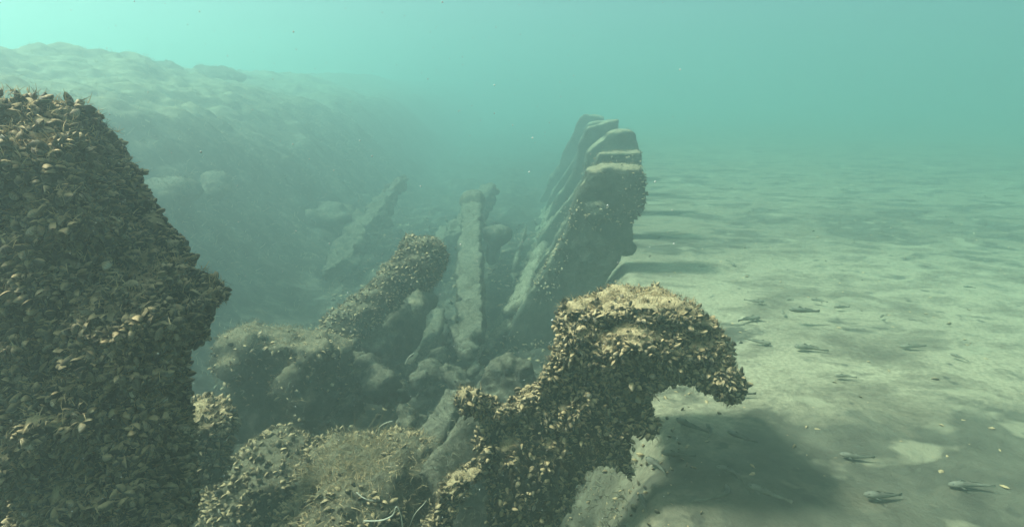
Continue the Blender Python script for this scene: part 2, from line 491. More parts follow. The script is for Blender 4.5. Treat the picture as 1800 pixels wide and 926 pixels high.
def fuzz_mesh(name, P, Nn, length, width, seed, origin, curl=.6, segs=3):
    """short soft filaments, each a narrow bent blade"""
    r = np.random.RandomState(seed); n = len(P)
    ax, ay, az = frames(Nn, r, (.0, 1.1))
    L = length * r.uniform(.4, 1.3, n)[:, None]; Wd = width * r.uniform(.6, 1.4, n)[:, None]
    rows = []
    for k in range(segs + 1):
        t = k / segs
        c = P + ax * L * t + ay * L * curl * t * t + np.array([0, 0, -.15]) * L * t * t
        h = az * Wd * (1 - .8 * t) / 2
        rows += [c - h, c + h]
    V = np.stack(rows, 1).reshape(-1, 3) - np.array(origin)
    q = np.array([[2 * k, 2 * k + 1, 2 * k + 3, 2 * k + 2] for k in range(segs)])
    Q = (q[None] + (np.arange(n) * (2 * segs + 2))[:, None, None]).reshape(-1, 4)
    return mesh_np(name, V, Q=Q)

def toward_cam(P, Nn):
    d = np.array([0, 0, CAMZ]) - P; d = d / np.linalg.norm(d, axis=1)[:, None]
    return (d * Nn).sum(1)

def encrusted(name, label, cat, parts, voxel, seed, msize, mcount, lod='mid', singles=0, fuzz=0, top_clear=.8,
              noises=((.12, .03, 2), (.03, .012, 3)), mat=None, group=None, body='timber', origin=None, inset=0, hair=0, maskf=None, fuzzlen=.008, fuzz_off=.004):
    me = solid(body, parts, voxel, noises, 2, seed, inset)
    co = np.empty(len(me.vertices) * 3, np.float32); me.vertices.foreach_get('co', co); co = co.reshape(-1, 3)
    if origin is None: origin = (float(co[:, 0].mean()), float(co[:, 1].mean()), float(max(co[:, 2].min(), -.3)))
    root = thing(name, label, cat, origin, group)
    def keep(P, Nn):
        k = np.where(Nn[:, 2] > top_clear, .04, 1.0) * np.where(fbm(P, .09, seed + 3, 2) > -.55, 1, .35)
        if maskf is not None: k = k * maskf(P, Nn)
        return k
    if mcount:
        P, Nn = sample_surface(me, mcount, keep, seed)
        obj('mussel_crust', mussel_mesh('mussel_crust', P, Nn, msize, lod, seed, origin=origin), M_mussel, root, kind='stuff')
    if singles:
        P, Nn = sample_surface(me, 6000, lambda P, N_: keep(P, N_) * (toward_cam(P, N_) > .15) * sstep(-.1, .35, P[:, 2]), seed + 1)
        # spread apart, inside the frame
        sel = []
        for i in range(len(P)):
            if P[i][2] < -.05: continue
            if all(np.sum((P[i] - P[j]) ** 2) > (msize * .85) ** 2 for j in sel): sel.append(i)
            if len(sel) >= singles: break
        single_mussels(root, P[sel] + Nn[sel] * msize * .25, Nn[sel], msize * 1.15, seed, origin)
    if fuzz:
        P, Nn = sample_surface(me, int(fuzz * 2.6), lambda P, N_: sstep(.35, .8, N_[:, 2]) * sstep(-.6, .0, fbm(P, .05, seed, 2)), seed + 2)
        obj('algae_fluff', fuzz_mesh('algae_fluff', P + Nn * fuzz_off, Nn, fuzzlen, fuzzlen * .13, seed, origin, curl=1.0), M_fuzz, root, kind='stuff')
    if hair:
        P, Nn = sample_surface(me, hair, lambda P, N_: sstep(-.7, .3, fbm(P, .05, seed + 8, 3)), seed + 4)
        obj('brown_fuzz', fuzz_mesh('brown_fuzz', P + Nn * msize * .5, Nn, .0075, .0008, seed + 5, origin, curl=1.0, segs=2), M_hair, root, kind='stuff')
    me.transform(Matrix.Translation(-Vector(origin)))
    obj(body, me, mat or M_post, root)
    return root

# ------------------------------------------------------------------ near right frame
def near_frame():
    Y0, Y1 = .93, 1.13
    head = [(982, 590), (1000, 572), (1030, 560), (1060, 552), (1150, 546), (1215, 556), (1240, 585), (1268, 600), (1300, 640), (1292, 685), (1240, 688), (1200, 680),
            (1170, 692), (1148, 708), (1150, 740), (1130, 765), (1108, 775), (1112, 815), (1100, 832), (1050, 832), (1030, 850), (1010, 900), (990, 940), (960, 1010),
            (860, 1010), (850, 900), (850, 800), (840, 745), (900, 712), (935, 692), (958, 650), (985, 620)]
    parts = [prism(pxpoly(head, Y0), Y0, Y0 + .065, (.01, .01)), prism(pxpoly([(986, 600), (990, 580), (1030, 560), (1060, 550), (1150, 544), (1215, 554), (1240, 585), (1268, 605), (1300, 645), (1288, 688), (1200, 684), (1160, 695), (1130, 740), (1010, 700), (1000, 640)], Y0), Y0, Y0 + .17, (.01, -.01)), prism(pxpoly([(1130, 570), (1215, 560), (1290, 640), (1280, 672), (1150, 740), (1110, 800)], Y0), Y1 - .03, Y1 + .13, (.02, -.04))]  # rearmost prism is added, hidden behind the head, to cast its shadow farther back
    # back part of the head rises a little, bulges of shells on the face and tip
    parts += [ellipsoid(W(1135, 572, Y0 + .09), (.10, .09, .022)), ellipsoid(W(1262, 640, Y0 + .05), (.035, .07, .04)), ellipsoid(W(1222, 592, Y0 + .06), (.045, .08, .042)), ellipsoid(W(1265, 665, Y0 + .04), (.045, .06, .035)), ellipsoid(W(1130, 650, Y0 + .02), (.05, .05, .06)),
              ellipsoid(W(1010, 575, Y0 + .02), (.035, .05, .035)), ellipsoid(W(1100, 620, Y0 + .0), (.11, .035, .05)),
              ellipsoid(W(1135, 735, Y0 + .05), (.03, .06, .03)), ellipsoid(W(1100, 815, Y0 + .05), (.03, .06, .025)),
              ellipsoid(W(833, 702, Y0 + .03), (.036, .04, .030)), ellipsoid(W(895, 728, Y0 + .0), (.028, .03, .025)), ellipsoid(W(860, 760, Y0 + .03), (.04, .035, .05))]
    # the low arm that curves down to the left
    arm = [(855, 800), (862, 850), (820, 880), (790, 940), (780, 1010), (700, 1010), (745, 930), (765, 880), (795, 850), (830, 835)]
    parts += [prism(pxpoly(arm, Y0 - .02), Y0 - .02, Y0 + .05), ellipsoid(W(800, 862, Y0 + .03), (.035, .05, .018), .5)]
    parts += [ellipsoid(W(935, 830, Y0 + .02), (.09, .05, .12))]
    encrusted('ship_rib', 'tall shell-encrusted ship frame with an overhanging head, standing nearest on the sand side', 'ship frame',
              parts, .006, 3, .0118, 36000, 'mid', singles=100, hair=42000, fuzz=14000, top_clear=.62, maskf=lambda P, N_: (.32 + .68 * sstep(.12, .34, P[:, 2] + .08 * fbm(P, .06, 5, 2))) * (1 - .93 * sstep(.415, .44, P[:, 2]) * sstep(.15, .45, N_[:, 2]) * (fbm(P, .05, 3, 2) < .35)), inset=.015, noises=((.10, .022, 2), (.035, .021, 3), (.012, .005, 2)))  # sparser mussels low down also put shade into the stem by baring dark wood
near_frame()

# ------------------------------------------------------------------ big near left timber
def left_mass():
    Y0, Y1 = .62, .82
    p1 = [(-90, 160), (22, 163), (44, 205), (72, 228), (85, 275), (112, 305), (130, 365), (150, 400), (180, 440), (245, 485), (250, 700), (260, 1100), (-90, 1100)]
    p2 = [(255, 455), (320, 465), (372, 520), (390, 565), (375, 612), (340, 670), (312, 740), (305, 840), (320, 1100), (180, 1100), (180, 480)]
    fx = lambda p: [(a - (65 + 45 * min(1, max(0, (500 - b) / 200)) if a > 0 else 0), b + (40 if b < 560 else 0)) for a, b in p]
    parts = [prism(pxpoly(p1, Y0), Y0, Y1 - .05, (0, -.01)), prism(pxpoly(fx(p2), Y0 - .03), Y0 - .03, Y1 - .09)]
    for e in ((150, 330, .025), (180, 375, .03), (290, 450, .03)): parts.append(ellipsoid(W(e[0], e[1] + 30, Y0 + .03), (e[2] * 1.3, e[2] * 1.3, e[2] * .8)))
    for (px, py, dy, r) in [(20, 190, 0, .05), (110, 250, -.01, .045), (60, 330, -.03, .06), (170, 360, -.01, .05), (200, 420, -.02, .045), (100, 450, -.04, .07), (320, 520, -.02, .05),
                            (230, 560, -.04, .06), (60, 600, -.05, .08), (180, 720, -.04, .08), (290, 640, -.04, .05), (40, 800, -.05, .09), (240, 860, -.03, .06), (345, 570, 0, .045), (330, 500, -.01, .045), (350, 630, 0, .035)]:
        px, py = fx([(px, py)])[0]; parts.append(ellipsoid(W(px, py, Y0 + dy + .03), (r, r * .9, r * .6)))
    q = np.random.RandomState(4)
    for _ in range(70):
        py = q.uniform(230, 1000); xr = (py - 190) * .6 if py < 560 else 265
        px = q.uniform(-60, min(xr, 340)); r = q.uniform(.022, .045)
        parts.append(ellipsoid(W(px, py, Y0 - q.uniform(.0, .035)), (r * 1.5, r, r * .45), q.uniform(-.35, .1)))
    encrusted('ship_timber', 'huge dark shell-covered timber rising at the left edge of the wreck', 'timber',
              parts, .007, 8, .0122, 42000, 'mid', singles=100, fuzz=16000, top_clear=.86, inset=.026, noises=((.14, .034, 2), (.05, .030, 3), (.015, .006, 2)), fuzzlen=.009, fuzz_off=.008, hair=42000)
left_mass()

# ------------------------------------------------------------------ receding hull frames
RIB = [(1042, 305), (1060, 294), (1128, 300), (1133, 322), (1126, 368), (1110, 392), (1108, 430), (1094, 438), (1078, 470), (1062, 500), (1045, 560), (1020, 620), (990, 700), (860, 760),
       (868, 640), (888, 600), (905, 560), (938, 505), (968, 455), (996, 405), (1010, 350)]
rib_xz = np.array(pxpoly(RIB, 2.4))
top0 = W(1088, 297, 2.4)
SPOTS = [(1088, 297, 2.4, 'closest whole hull frame behind the overhanging encrusted head, its top edge pale with silt'),
         (1088, 264, 3.0, 'square-topped hull frame showing just above the closest whole frame'),
         (1080, 238, 3.65, 'hull frame with a ragged lumpy top, third along the row of standing frames'),
         (1066, 222, 4.35, 'thin-topped hull frame, fourth along the row, faded by the water'),
         (1060, 211, 5.1, 'faint hull frame, fifth along the row, almost lost in the water'),
         (1042, 203, 6.0, 'last and faintest hull frame at the end of the row')]
for k, (px, py, Yd, lab) in enumerate(SPOTS):
    t = W(px, py, Yd); off = np.array([t[0] - top0[0], 0, t[2] - top0[2]])
    r = np.random.RandomState(50 + k)
    pol = rib_xz + off[[0, 2]]
    cx = pol[:3, 0].mean()
    if k:
        pol = pol + r.normal(size=pol.shape) * .016; an = r.uniform(-.05, .05); c0 = pol.mean(0); pol = (pol - c0) @ np.array([[math.cos(an), -math.sin(an)], [math.sin(an), math.cos(an)]]) + c0
    th = .12 if k else .13
    parts = [prism([tuple(p) for p in pol], Yd, Yd + th, (.015, 0))]
    if k == 0:
        parts += [ellipsoid(W(1052, 372, Yd - .0), (.05, .03, .04)), ellipsoid(W(1048, 305, Yd + .05), (.04, .06, .022)), ellipsoid(W(1100, 432, Yd + .06), (.035, .06, .03)), ellipsoid(W(1120, 345, Yd + .06), (.03, .06, .07))]
    if k == 2: parts += [ellipsoid(t + np.array([.04, .05, .0]), (.1, .07, .04)), ellipsoid(t + np.array([.1, .05, -.08]), (.06, .06, .07))]
    encrusted('hull_frame', lab, 'hull frame', parts, .010 if k < 2 else .014, 60 + k, .013, 6000 if k == 0 else (3000 if k < 3 else 0), 'lo', fuzz=2500 if k < 2 else 0, hair=9000 if k < 3 else 0, top_clear=.5,
              noises=((.15, .018, 2), (.05, .011, 3)), mat=M_rib, group='hull frames standing in a row', maskf=lambda P, N_: (fbm(P, .15, 9, 2) > .18) * 1.0, fuzzlen=.009)

# inner planks lying against the frames
def turf(o, me, per_m2, length, seed, mat=None):
    me.calc_loop_triangles(); area = sum(p.area for p in me.polygons)
    P, Nn = sample_surface(me, int(area * per_m2), lambda P, N_: sstep(-.3, .5, N_[:, 2]) * sstep(-.5, .3, fbm(P, .06, seed, 2)), seed)
    if len(P) > 20: obj('algae_turf', fuzz_mesh('algae_turf', P - Nn * .001, Nn, length, length * .16, seed, (0, 0, 0), curl=1.0, segs=2), mat or M_turf, o, kind='stuff')

def plank(name, label, cat, p0, p1, wd, th, roll, seed, mat=M_beam, group=None, vox=.014, amp=.02, taper=.9, bend=.0, extra=()):
    mid = (np.array(p0) + np.array(p1)) / 2 + np.array([0, 0, bend])
    parts = [beam(p0, mid, wd, th, roll, 1), beam(mid, p1, wd, th, roll, taper)] + list(extra)
    me = solid(name, parts, vox, ((.3, amp * 1.3, 2), (.07, amp * 1.3, 3), (.022, amp * .35, 2)), 1, seed)
    o = obj(name, me, mat, origin=tuple(float(v) for v in np.array(p0)), label=label, category=cat)
    if group: o['group'] = group
    turf(o, me, 22000, .011, seed)
    return o
GI = 'fallen planks inside the wreck'
def along(px, py, Y, ln, dz=0.0, sx=.14):
    a = W(px, py, Y); return a, a + np.array([sx * ln, ln, dz])
for k, (px, py, Y, ln, wd, dz, lab) in enumerate([
        (905, 545, 2.55, 3.2, .10, .04, 'long plank running away just inside the hull frames, topmost of the inner planks'),
        (880, 590, 2.45, 3.4, .09, .03, 'long plank running away inside the hull frames, second inner plank from the top'),
        (848, 625, 2.4, 3.2, .11, .02, 'long silted plank running away lowest down beside the hull frames')]):
    a, b = along(px, py, Y, ln, dz)
    plank('plank', lab, 'plank', a, b, wd * 1.15, .035, .75, k + 1, M_plank, group='long inner planks beside the hull frames', bend=-.02, amp=.016)
plank('plank', 'short pale board leaning between the long beam and the hull frames', 'plank', W(866, 596, 2.5), W(890, 535, 2.8), .05, .02, .2, 3, group=GI)
plank('plank', 'slim board standing beside the short pale board', 'plank', W(890, 560, 2.7), W(905, 480, 3.3), .035, .02, .0, 4, group=GI)
plank('plank', 'short silted plank lying near the left foot of the long beam', 'plank', W(742, 640, 2.1), W(775, 545, 2.6), .06, .03, .3, 5, group=GI, amp=.015)
plank('plank', 'thin plank running back from behind the mussel-covered log toward the long beam', 'plank', W(712, 600, 2.5), W(780, 400, 4.2), .08, .03, .2, 15, group=GI, amp=.015)
plank('plank', 'half-buried plank crossing low in front of the long beam', 'plank', W(790, 560, 2.3), W(826, 618, 2.0), .06, .03, .2, 6, group=GI)
plank('plank', 'broken splinter of plank just left of the lower tip of the long beam', 'plank', W(775, 640, 2.1), W(800, 560, 2.4), .035, .02, .6, 16, group=GI)

for i, (p0, p1, wd, lab) in enumerate([((640, 600, 2.3), (700, 560, 2.7), .05, 'splintered board end under the mussel-covered log'), ((760, 690, 1.7), (700, 640, 2.0), .035, 'thin stick of wood lying across the rubble in mid wreck'),
        ((830, 655, 1.8), (850, 600, 2.3), .04, 'narrow board wedged beside the lower tip of the long beam'), ((600, 700, 1.5), (660, 690, 1.7), .045, 'dark board scrap before the flat-topped brown stone'),
        ((905, 470, 3.2), (925, 400, 4.2), .06, 'hazy board standing in the gap right of the long beam'), ((640, 400, 3.9), (690, 390, 4.6), .08, 'hazy cross board lying over the foot of the bank')]):
    plank('board', lab, 'board', W(*p0), W(*p1), wd, .02, .4 * i, 70 + i, M_beam, group='broken boards in the wreck', amp=.014, vox=.01)

# long beam (keelson) along the wreck's middle
a, b = W(826, 600, 2.15), W(830, 365, 4.0)
plank('keelson', 'long pale silt-covered beam running straight away along the middle of the wreck', 'keelson', a, b, .115, .12, .1, 7, vox=.014, amp=.022,
      extra=[ellipsoid(W(830, 362, 3.95) + np.array([0, 0, .03]), (.075, .08, .07)), tube([W(826, 560, 2.3), W(818, 612, 2.05), W(826, 632, 1.95)], [.05, .03, .012])])
rk = solid('rock', [ellipsoid(W(872, 415, 3.5), (.09, .08, .06)), ellipsoid(W(866, 440, 3.5), (.05, .06, .1))], .015, ((.08, .03, 3),), 1, 5)
obj('rock', rk, M_rock, origin=tuple(map(float, W(872, 420, 3.5))), label='knobbly growth-topped rock just right of the far half of the long beam', category='rock')

# leaning timbers on the far left inside
plank('timber', 'blurred timber slanting up the foot of the bank, left of the mussel-covered log', 'timber', W(585, 480, 3.3), W(705, 315, 4.9), .16, .09, .4, 8, mat=M_rock, amp=.05, group='timbers on the foot of the bank')
plank('timber', 'faint timber slanting behind the long beam, right one of the far pair', 'timber', W(800, 420, 3.9), W(862, 335, 5.0), .14, .1, .4, 9, amp=.04, group='timbers on the foot of the bank')

# ------------------------------------------------------------------ mussel-covered log
p = [W(585, 600, 1.75), W(625, 555, 1.8), W(675, 515, 1.85), W(715, 470, 1.88), W(745, 448, 1.9)]
encrusted('mussel_log', 'leaning log with a fat mussel-covered end, in the middle of the wreck', 'log',
          [tube(p, [.06, .055, .05, .06, .075], 12), ellipsoid(W(745, 460, 1.9), (.075, .09, .075)), ellipsoid(W(700, 485, 1.88), (.05, .06, .045)),
           tube([W(600, 590, 1.85), W(590, 680, 1.75)], [.06, .07])],
          .009, 21, .012, 6500, 'lo', fuzz=600, hair=14000, mat=M_mound, top_clear=.8, noises=((.1, .025, 2), (.03, .015, 3)), body='wood')
plank('timber', 'silty slanting timber lying just under the mussel-covered log', 'timber', W(640, 640, 1.75), W(690, 545, 2.1), .13, .08, .3, 12, amp=.03, group='timbers under the log')
plank('timber', 'dark upright timber stub below the end of the mussel-covered log', 'timber', W(660, 640, 2.0), W(740, 510, 2.3), .14, .1, .2, 13, amp=.03, mat=M_rib, group='timbers under the log')

# block with silted top
blk = [(392, 620), (430, 608), (520, 612), (575, 630), (580, 640), (575, 760), (500, 800), (395, 780)]
encrusted('timber_block', 'squarish growth-softened timber block with a silted top and a dark side', 'timber block',
          [prism(pxpoly(blk, 1.42), 1.42, 1.58, (.03, -.02)), ellipsoid(W(440, 598, 1.48), (.08, .09, .03)), ellipsoid(W(500, 600, 1.52), (.06, .08, .04)), ellipsoid(W(560, 625, 1.42), (.055, .06, .045)), ellipsoid(W(410, 640, 1.42), (.04, .06, .05)), ellipsoid(W(530, 680, 1.40), (.05, .04, .06))],
          .01, 31, .0145, 1900, 'lo', fuzz=3500, top_clear=.6, noises=((.1, .03, 2), (.04, .025, 3)), mat=M_mound, body='wood', hair=9000,
          maskf=lambda P, N_: sstep(.0, .2, P[:, 2] + .04))

# small stub, mussel mounds, algae mound
encrusted('mussel_stub', 'small stub crowned with a clump of mussels beside the big left timber', 'stub',
          [tube([W(362, 830, 1.02), W(362, 755, 1.02)], [.035, .04]), ellipsoid(W(362, 742, 1.02), (.042, .045, .026))], .007, 41, .014, 1300, 'mid', hair=2500, fuzz=900, body='wood', top_clear=.9)
encrusted('mussel_mound', 'low dim mound of mussels left of the weedy mound', 'mound',
          [ellipsoid(W(495, 835, 1.2), (.1, .14, .09), -.4), ellipsoid(W(450, 900, 1.15), (.1, .12, .12))], .009, 42, .0155, 4200, 'mid', hair=9000, fuzz=1500, body='rock', mat=M_mound, top_clear=.9)
m3 = encrusted('weedy_mound', 'broad mound overgrown with brown threads and mussels at the bottom of the wreck', 'mound',
          [ellipsoid(W(600, 850, 1.15), (.10, .13, .10)), ellipsoid(W(695, 835, 1.12), (.085, .12, .07)), ellipsoid(W(650, 900, 1.05), (.12, .12, .10)), ellipsoid(W(575, 810, 1.2), (.06, .08, .05)), ellipsoid(W(600, 990, 1.0), (.16, .12, .16))],
          .008, 43, .0145, 4200, 'mid', hair=12000, fuzz=4000, body='rock', mat=M_mound, top_clear=.9, noises=((.1, .04, 2), (.03, .02, 3)), maskf=lambda P, N_: (fbm(P, .12, 77, 2) > -.1) * 1.0, fuzzlen=.012)
# brown threads on the mound
sm = solid('t', [ellipsoid(W(640, 850, 1.1), (.12, .10, .08)), ellipsoid(W(620, 900, 1.05), (.1, .09, .09))], .01, ((.05, .02, 2),), 1, 3)
P, Nn = sample_surface(sm, 2600, lambda P, N_: (toward_cam(P, N_) > -.1) * 1.0, 5)
obj('brown_threads', fuzz_mesh('brown_threads', P, Nn, .034, .0009, 6, tuple(m3.location), curl=2.2, segs=6), M_hydroid, m3, kind='stuff')
bpy.data.meshes.remove(sm)

def rootlet(pts, Y, rad, label):
    P = [W(x, y, Y + dy) for x, y, dy in pts]
    # smooth path
    Q = []
    for i in range(len(P) - 1):
        p0 = P[max(i - 1, 0)]; p1, p2 = P[i], P[i + 1]; p3 = P[min(i + 2, len(P) - 1)]
        for s in np.linspace(0, 1, 6, endpoint=False):
            Q.append(.5 * ((2 * p1) + (-p0 + p2) * s + (2 * p0 - 5 * p1 + 4 * p2 - p3) * s * s + (-p0 + 3 * p1 - 3 * p2 + p3) * s ** 3))
    Q.append(P[-1])
    v, f = tube(Q, [rad * (1 - .5 * i / len(Q)) for i in range(len(Q))], 6)
    me = bpy.data.meshes.new('rootlet'); me.from_pydata(v.tolist(), [], f); me.polygons.foreach_set('use_smooth', [True] * len(f))
    obj('rootlet', me, M_root, origin=tuple(map(float, P[0])), label=label, category='root', group='bare rootlets in the wreck')
rootlet([(716, 935, 0), (728, 905, 0), (745, 885, 0), (750, 878, 0)], .98, .0011, 'pale thin rootlet sticking up between the weedy mound and the near ship frame')
rootlet([(664, 765, .1), (668, 750, .06), (680, 742, .03), (690, 740, .02)], 1.05, .0011, 'hooked thin rootlet curling up from the top of the weedy mound')
rootlet([(627, 865, -.09), (640, 875, -.1), (657, 880, -.1)], 1.02, .0012, 'short pale rootlet lying on the front of the weedy mound')
rootlet([(640, 915, -.08), (670, 914, -.1), (690, 905, -.1), (697, 890, -.1), (705, 905, -.1), (708, 930, -.1)], 1.0, .0016, 'branching brown rootlet at the foot of the weedy mound')
rootlet([(712, 640, 0), (718, 628, 0), (728, 620, 0)], 1.5, .0015, 'tiny forked rootlet above the rubble in mid wreck')

# log and slab left of the near frame
plank('pole', 'round silted pole slanting down behind the small knob of the near ship frame', 'pole', W(735, 830, 1.12), W(800, 695, 1.4), .055, .05, 0, 61, vox=.008, amp=.008)
plank('board', 'broken board with a dark underside beside the near ship frame, one edge pale', 'board', W(762, 860, 1.0), W(848, 742, 1.2), .085, .02, -.75, 62, vox=.007, amp=.010)
plank('timber', 'stubby pale timber end poking up left of the round silted pole', 'timber', W(700, 800, 1.3), W(740, 738, 1.42), .075, .05, .3, 63, vox=.01, amp=.015)
rk = solid('rock', [ellipsoid(W(900, 668, 1.5), (.06, .06, .07)), ellipsoid(W(885, 700, 1.5), (.07, .07, .09))], .008, ((.08, .035, 2), (.035, .022, 3), (.012, .006, 2)), 1, 9)
obj('rock', rk, M_rock, origin=tuple(map(float, W(900, 690, 1.5))), label='pale rounded rock right behind the knob of the near ship frame', category='rock')

# rubble stones in mid wreck: each its own
STONES = [(655, 665, 1.55, .07, 'flat-topped brown stone in mid wreck'), (700, 690, 1.6, .05, 'small stone between the flat-topped brown stone and the slanting pole'),
          (745, 655, 1.75, .045, 'round stone among rubble below the long beam'), (775, 640, 1.9, .04, 'pale chip of stone close to the lower tip of the long beam'),
          (620, 650, 1.6, .05, 'glinting pale stone at the foot of the mussel-covered log'), (715, 735, 1.35, .04, 'small pale stone just above the stubby timber end'),
          (590, 735, 1.45, .07, 'brownish stone above the weedy mound'), (680, 600, 2.1, .05, 'stone behind the rubble under the mussel-covered end of the log'),
          (850, 610, 2.2, .05, 'stone between the tip of the long beam and the closest hull frame'), (800, 665, 1.7, .05, 'dark stone behind the small mussel knob'),
          (730, 770, 1.25, .03, 'little pale stone at the left foot of the slanting pole'), (540, 740, 1.5, .06, 'dim stone in front of the squared timber block')]
for i, (px, py, Yd, r, lab) in enumerate(STONES):
    c = W(px, py, Yd); q = np.random.RandomState(200 + i)
    c[2] = min(c[2], gz(c[0], c[1]) + r * 1.2) if c[2] > gz(c[0], c[1]) + .3 else c[2]
    d1 = q.normal(size=3) * np.array([1, 1, .35]); d1 *= r * 1.1 / np.linalg.norm(d1); d2 = q.normal(size=3) * np.array([1, 1, .6]); d2 *= r * .8 / np.linalg.norm(d2)
    me = solid('stone', [beam(c - d1, c + d1, r * 1.3, r * .9, q.uniform(-.7, .7), q.uniform(.6, 1)), beam(c - d2 + d1 * .5, c + d2 + d1 * .5, r * .8, r * .6, q.uniform(-1, 1), .7)],
               .009, ((r * 1.2, r * .7, 3), (.02, .012, 3)), 0, 300 + i)
    o = obj('stone', me, [M_rock, M_mound, M_beam][i % 3], origin=tuple(map(float, c)), label=lab, category='stone', group='rubble stones in the wreck'); turf(o, me, 26000, .009, i)

# boulders on the bank
def hit(px, py, Yd):
    for Yq in np.arange(1.6, 9, .04):
        c = W(px, py, Yq)
        if c[2] < gz(c[0], c[1]) + .01: return c
    c = W(px, py, Yd); c[2] = gz(c[0], c[1]); return c
BO = [(262, 335, 2.3, (.17, .22, .06), 'pale flat boulder on the bank just right of the big left timber'),
      (365, 330, 3.2, (.1, .14, .05), 'small boulder halfway down the bank'),
      (560, 375, 3.3, (.2, .2, .035), 'low boulder at the foot of the bank left of the slanting timber'),
      (370, 62, 6.5, (.22, .3, .07), 'dark hump on the crest of the bank, right one of two'),
      (275, 52, 6.2, (.2, .3, .06), 'dark hump on the crest of the bank, left one of two'),
      (600, 450, 3.0, (.10, .12, .07), 'rounded weedy boulder at the lower end of the slanting timber')]
for i, (px, py, Yd, r, lab) in enumerate(BO):
    c = hit(px, py, Yd)
    me = solid('boulder', [ellipsoid(c, r), ellipsoid(c + np.array([r[0] * .4, 0, -r[2] * .5]), (r[0] * .8, r[1], r[2]))], .02, ((.2, .07, 3), (.06, .035, 3), (.02, .008, 2)), 0, 400 + i)
    o = obj('boulder', me, M_rock, origin=tuple(map(float, c)), label=lab, category='boulder', group='boulders on the bank'); turf(o, me, 5000, .02, i)

# ------------------------------------------------------------------ sand side: stone, shells, gobies
c = G(1440, 895, .02); c2 = G(1450, 940, .02)
me = solid('stone', [prism([(c[0] - .05, -.02), (c[0] + .05, -.02), (c[0] + .035, .035), (c[0] - .02, .045)], c[1] - .08, c[1] + .06)], .008, ((.05, .012, 2),), 1, 88)
obj('stone', me, M_rock, origin=tuple(map(float, c)), label='pale wedge-shaped stone lying on the sand in the shade of the near frame', category='stone')
def fish_mesh(L, bend, seed):
    """goby: blunt head, tapering body, tail fin, two dorsal fins, pectorals; head toward +x"""
    prof = [(0, .02, .02), (.03, .055, .045), (.09, .085, .075), (.2, .10, .095), (.33, .092, .095), (.5, .07, .078), (.68, .048, .055), (.84, .03, .038), (.92, .024, .034)]
    V = []; Q = []; ns = 12
    def cx(t): return .5 - t, bend * (t - .3) ** 2 * (1 if t > .3 else 0)
    for t, hw, hh in prof:
        x, y = cx(t)
        for k in range(ns):
            a = 2 * math.pi * k / ns
            zz = math.sin(a) * hh
            if zz < 0: zz *= .8
            V.append([x, y + math.cos(a) * hw, zz])
    n = len(prof)
    for i in range(n - 1):
        for k in range(ns):
            m = (k + 1) % ns; Q.append([i * ns + k, i * ns + m, (i + 1) * ns + m, (i + 1) * ns + k])
    T = []
    V.append([.505, cx(0)[1], 0]); c0 = len(V) - 1
    for k in range(ns): T.append([c0, (k + 1) % ns, k])
    return np.array(V) * L, Q, T, cx

def fin(pts, thick, L):
    """thin closed fin from an outline of points"""
    p = np.array(pts) * L; n = len(p)
    e1 = p[1] - p[0]; e2 = p[-1] - p[0]; nn = np.cross(e1, e2); nn = nn / (np.linalg.norm(nn) + 1e-9) * thick * L
    V = np.vstack([p + nn, p - nn]); F_ = [list(range(n)), [n + i for i in range(n)][::-1]]
    for i in range(n): j = (i + 1) % n; F_.append([j, i, n + i, n + j])
    me = bpy.data.meshes.new('fin'); me.from_pydata(V.tolist(), [], F_); return me

FISH = [  # px, py of the middle, heading in degrees on the sand (0 = +x), length m, bend, height above sand, dark?, label
    (1410, 573, 200, .115, .2, .05, 1, 'largest dark goby, hovering over the brightest sand'),
    (1372, 574, 262, .05, .0, .015, 1, 'tiny dark goby pointing at the camera, left of the largest dark goby'),
    (1312, 586, 10, .10, -.2, .012, 1, 'dark goby lying close beside the shell-encrusted head'),
    (1325, 556, -15, .07, .2, .012, 1, 'slim dark goby above the one close beside the shell-encrusted head'),
    (1436, 552, 160, .06, .0, .02, 1, 'small thin goby behind the largest dark goby'),
    (1476, 563, 185, .065, .1, .015, 1, 'small goby right of the largest dark goby'),
    (1418, 640, 172, .10, .1, .012, 1, 'long dark goby on its own below the largest dark goby'),
    (1330, 628, 5, .08, .1, .012, 1, 'goby resting just right of the tip of the encrusted head'),
    (1600, 635, 175, .08, .1, .012, 1, 'lone goby far out on the open sand'),
    (1385, 552, 190, .03, .0, .012, 1, 'tiniest goby, a mere speck behind the pale sand patch'),
    (1296, 725, 150, .085, -.2, .012, 0, 'pale goby at the far border of the frame shadow'),
    (1210, 783, 140, .085, .1, .012, 0, 'pale straight goby in the shadow nearest the encrusted frame'),
    (1247, 792, 95, .055, .6, .012, 0, 'short curved goby in the middle of the shadow'),
    (1298, 803, 130, .07, .0, .015, 0, 'bright pale goby heading up in the middle of the shadow'),
    (1155, 845, 140, .08, .1, .012, 0, 'pale goby just under the lowest lump of the near frame'),
    (1188, 838, 165, .075, -.2, .012, 0, 'pale goby beside the one under the lowest lump'),
    (1285, 868, 145, .075, 1.9, .012, 0, 'goby bent into a hook in the lower shadow'),
    (1275, 912, 60, .065, 1.9, .012, 0, 'goby bent into a hook at the lower picture edge'),
    (1345, 910, 155, .085, .0, .02, 0, 'pale goby left of the wedge-shaped stone'),
    (1545, 912, 178, .085, .1, .012, 0, 'long thin pale goby right of the wedge-shaped stone'),
    (1695, 886, 160, .085, .0, .012, 0, 'pale goby in the lower right of the dark silt'),
    (1130, 905, 110, .06, .2, .012, 0, 'dim goby at the foot of the near frame'),
    (1500, 838, 160, .07, .1, .012, 0, 'faint goby above the long thin pale goby'),
]
q = np.random.RandomState(12)
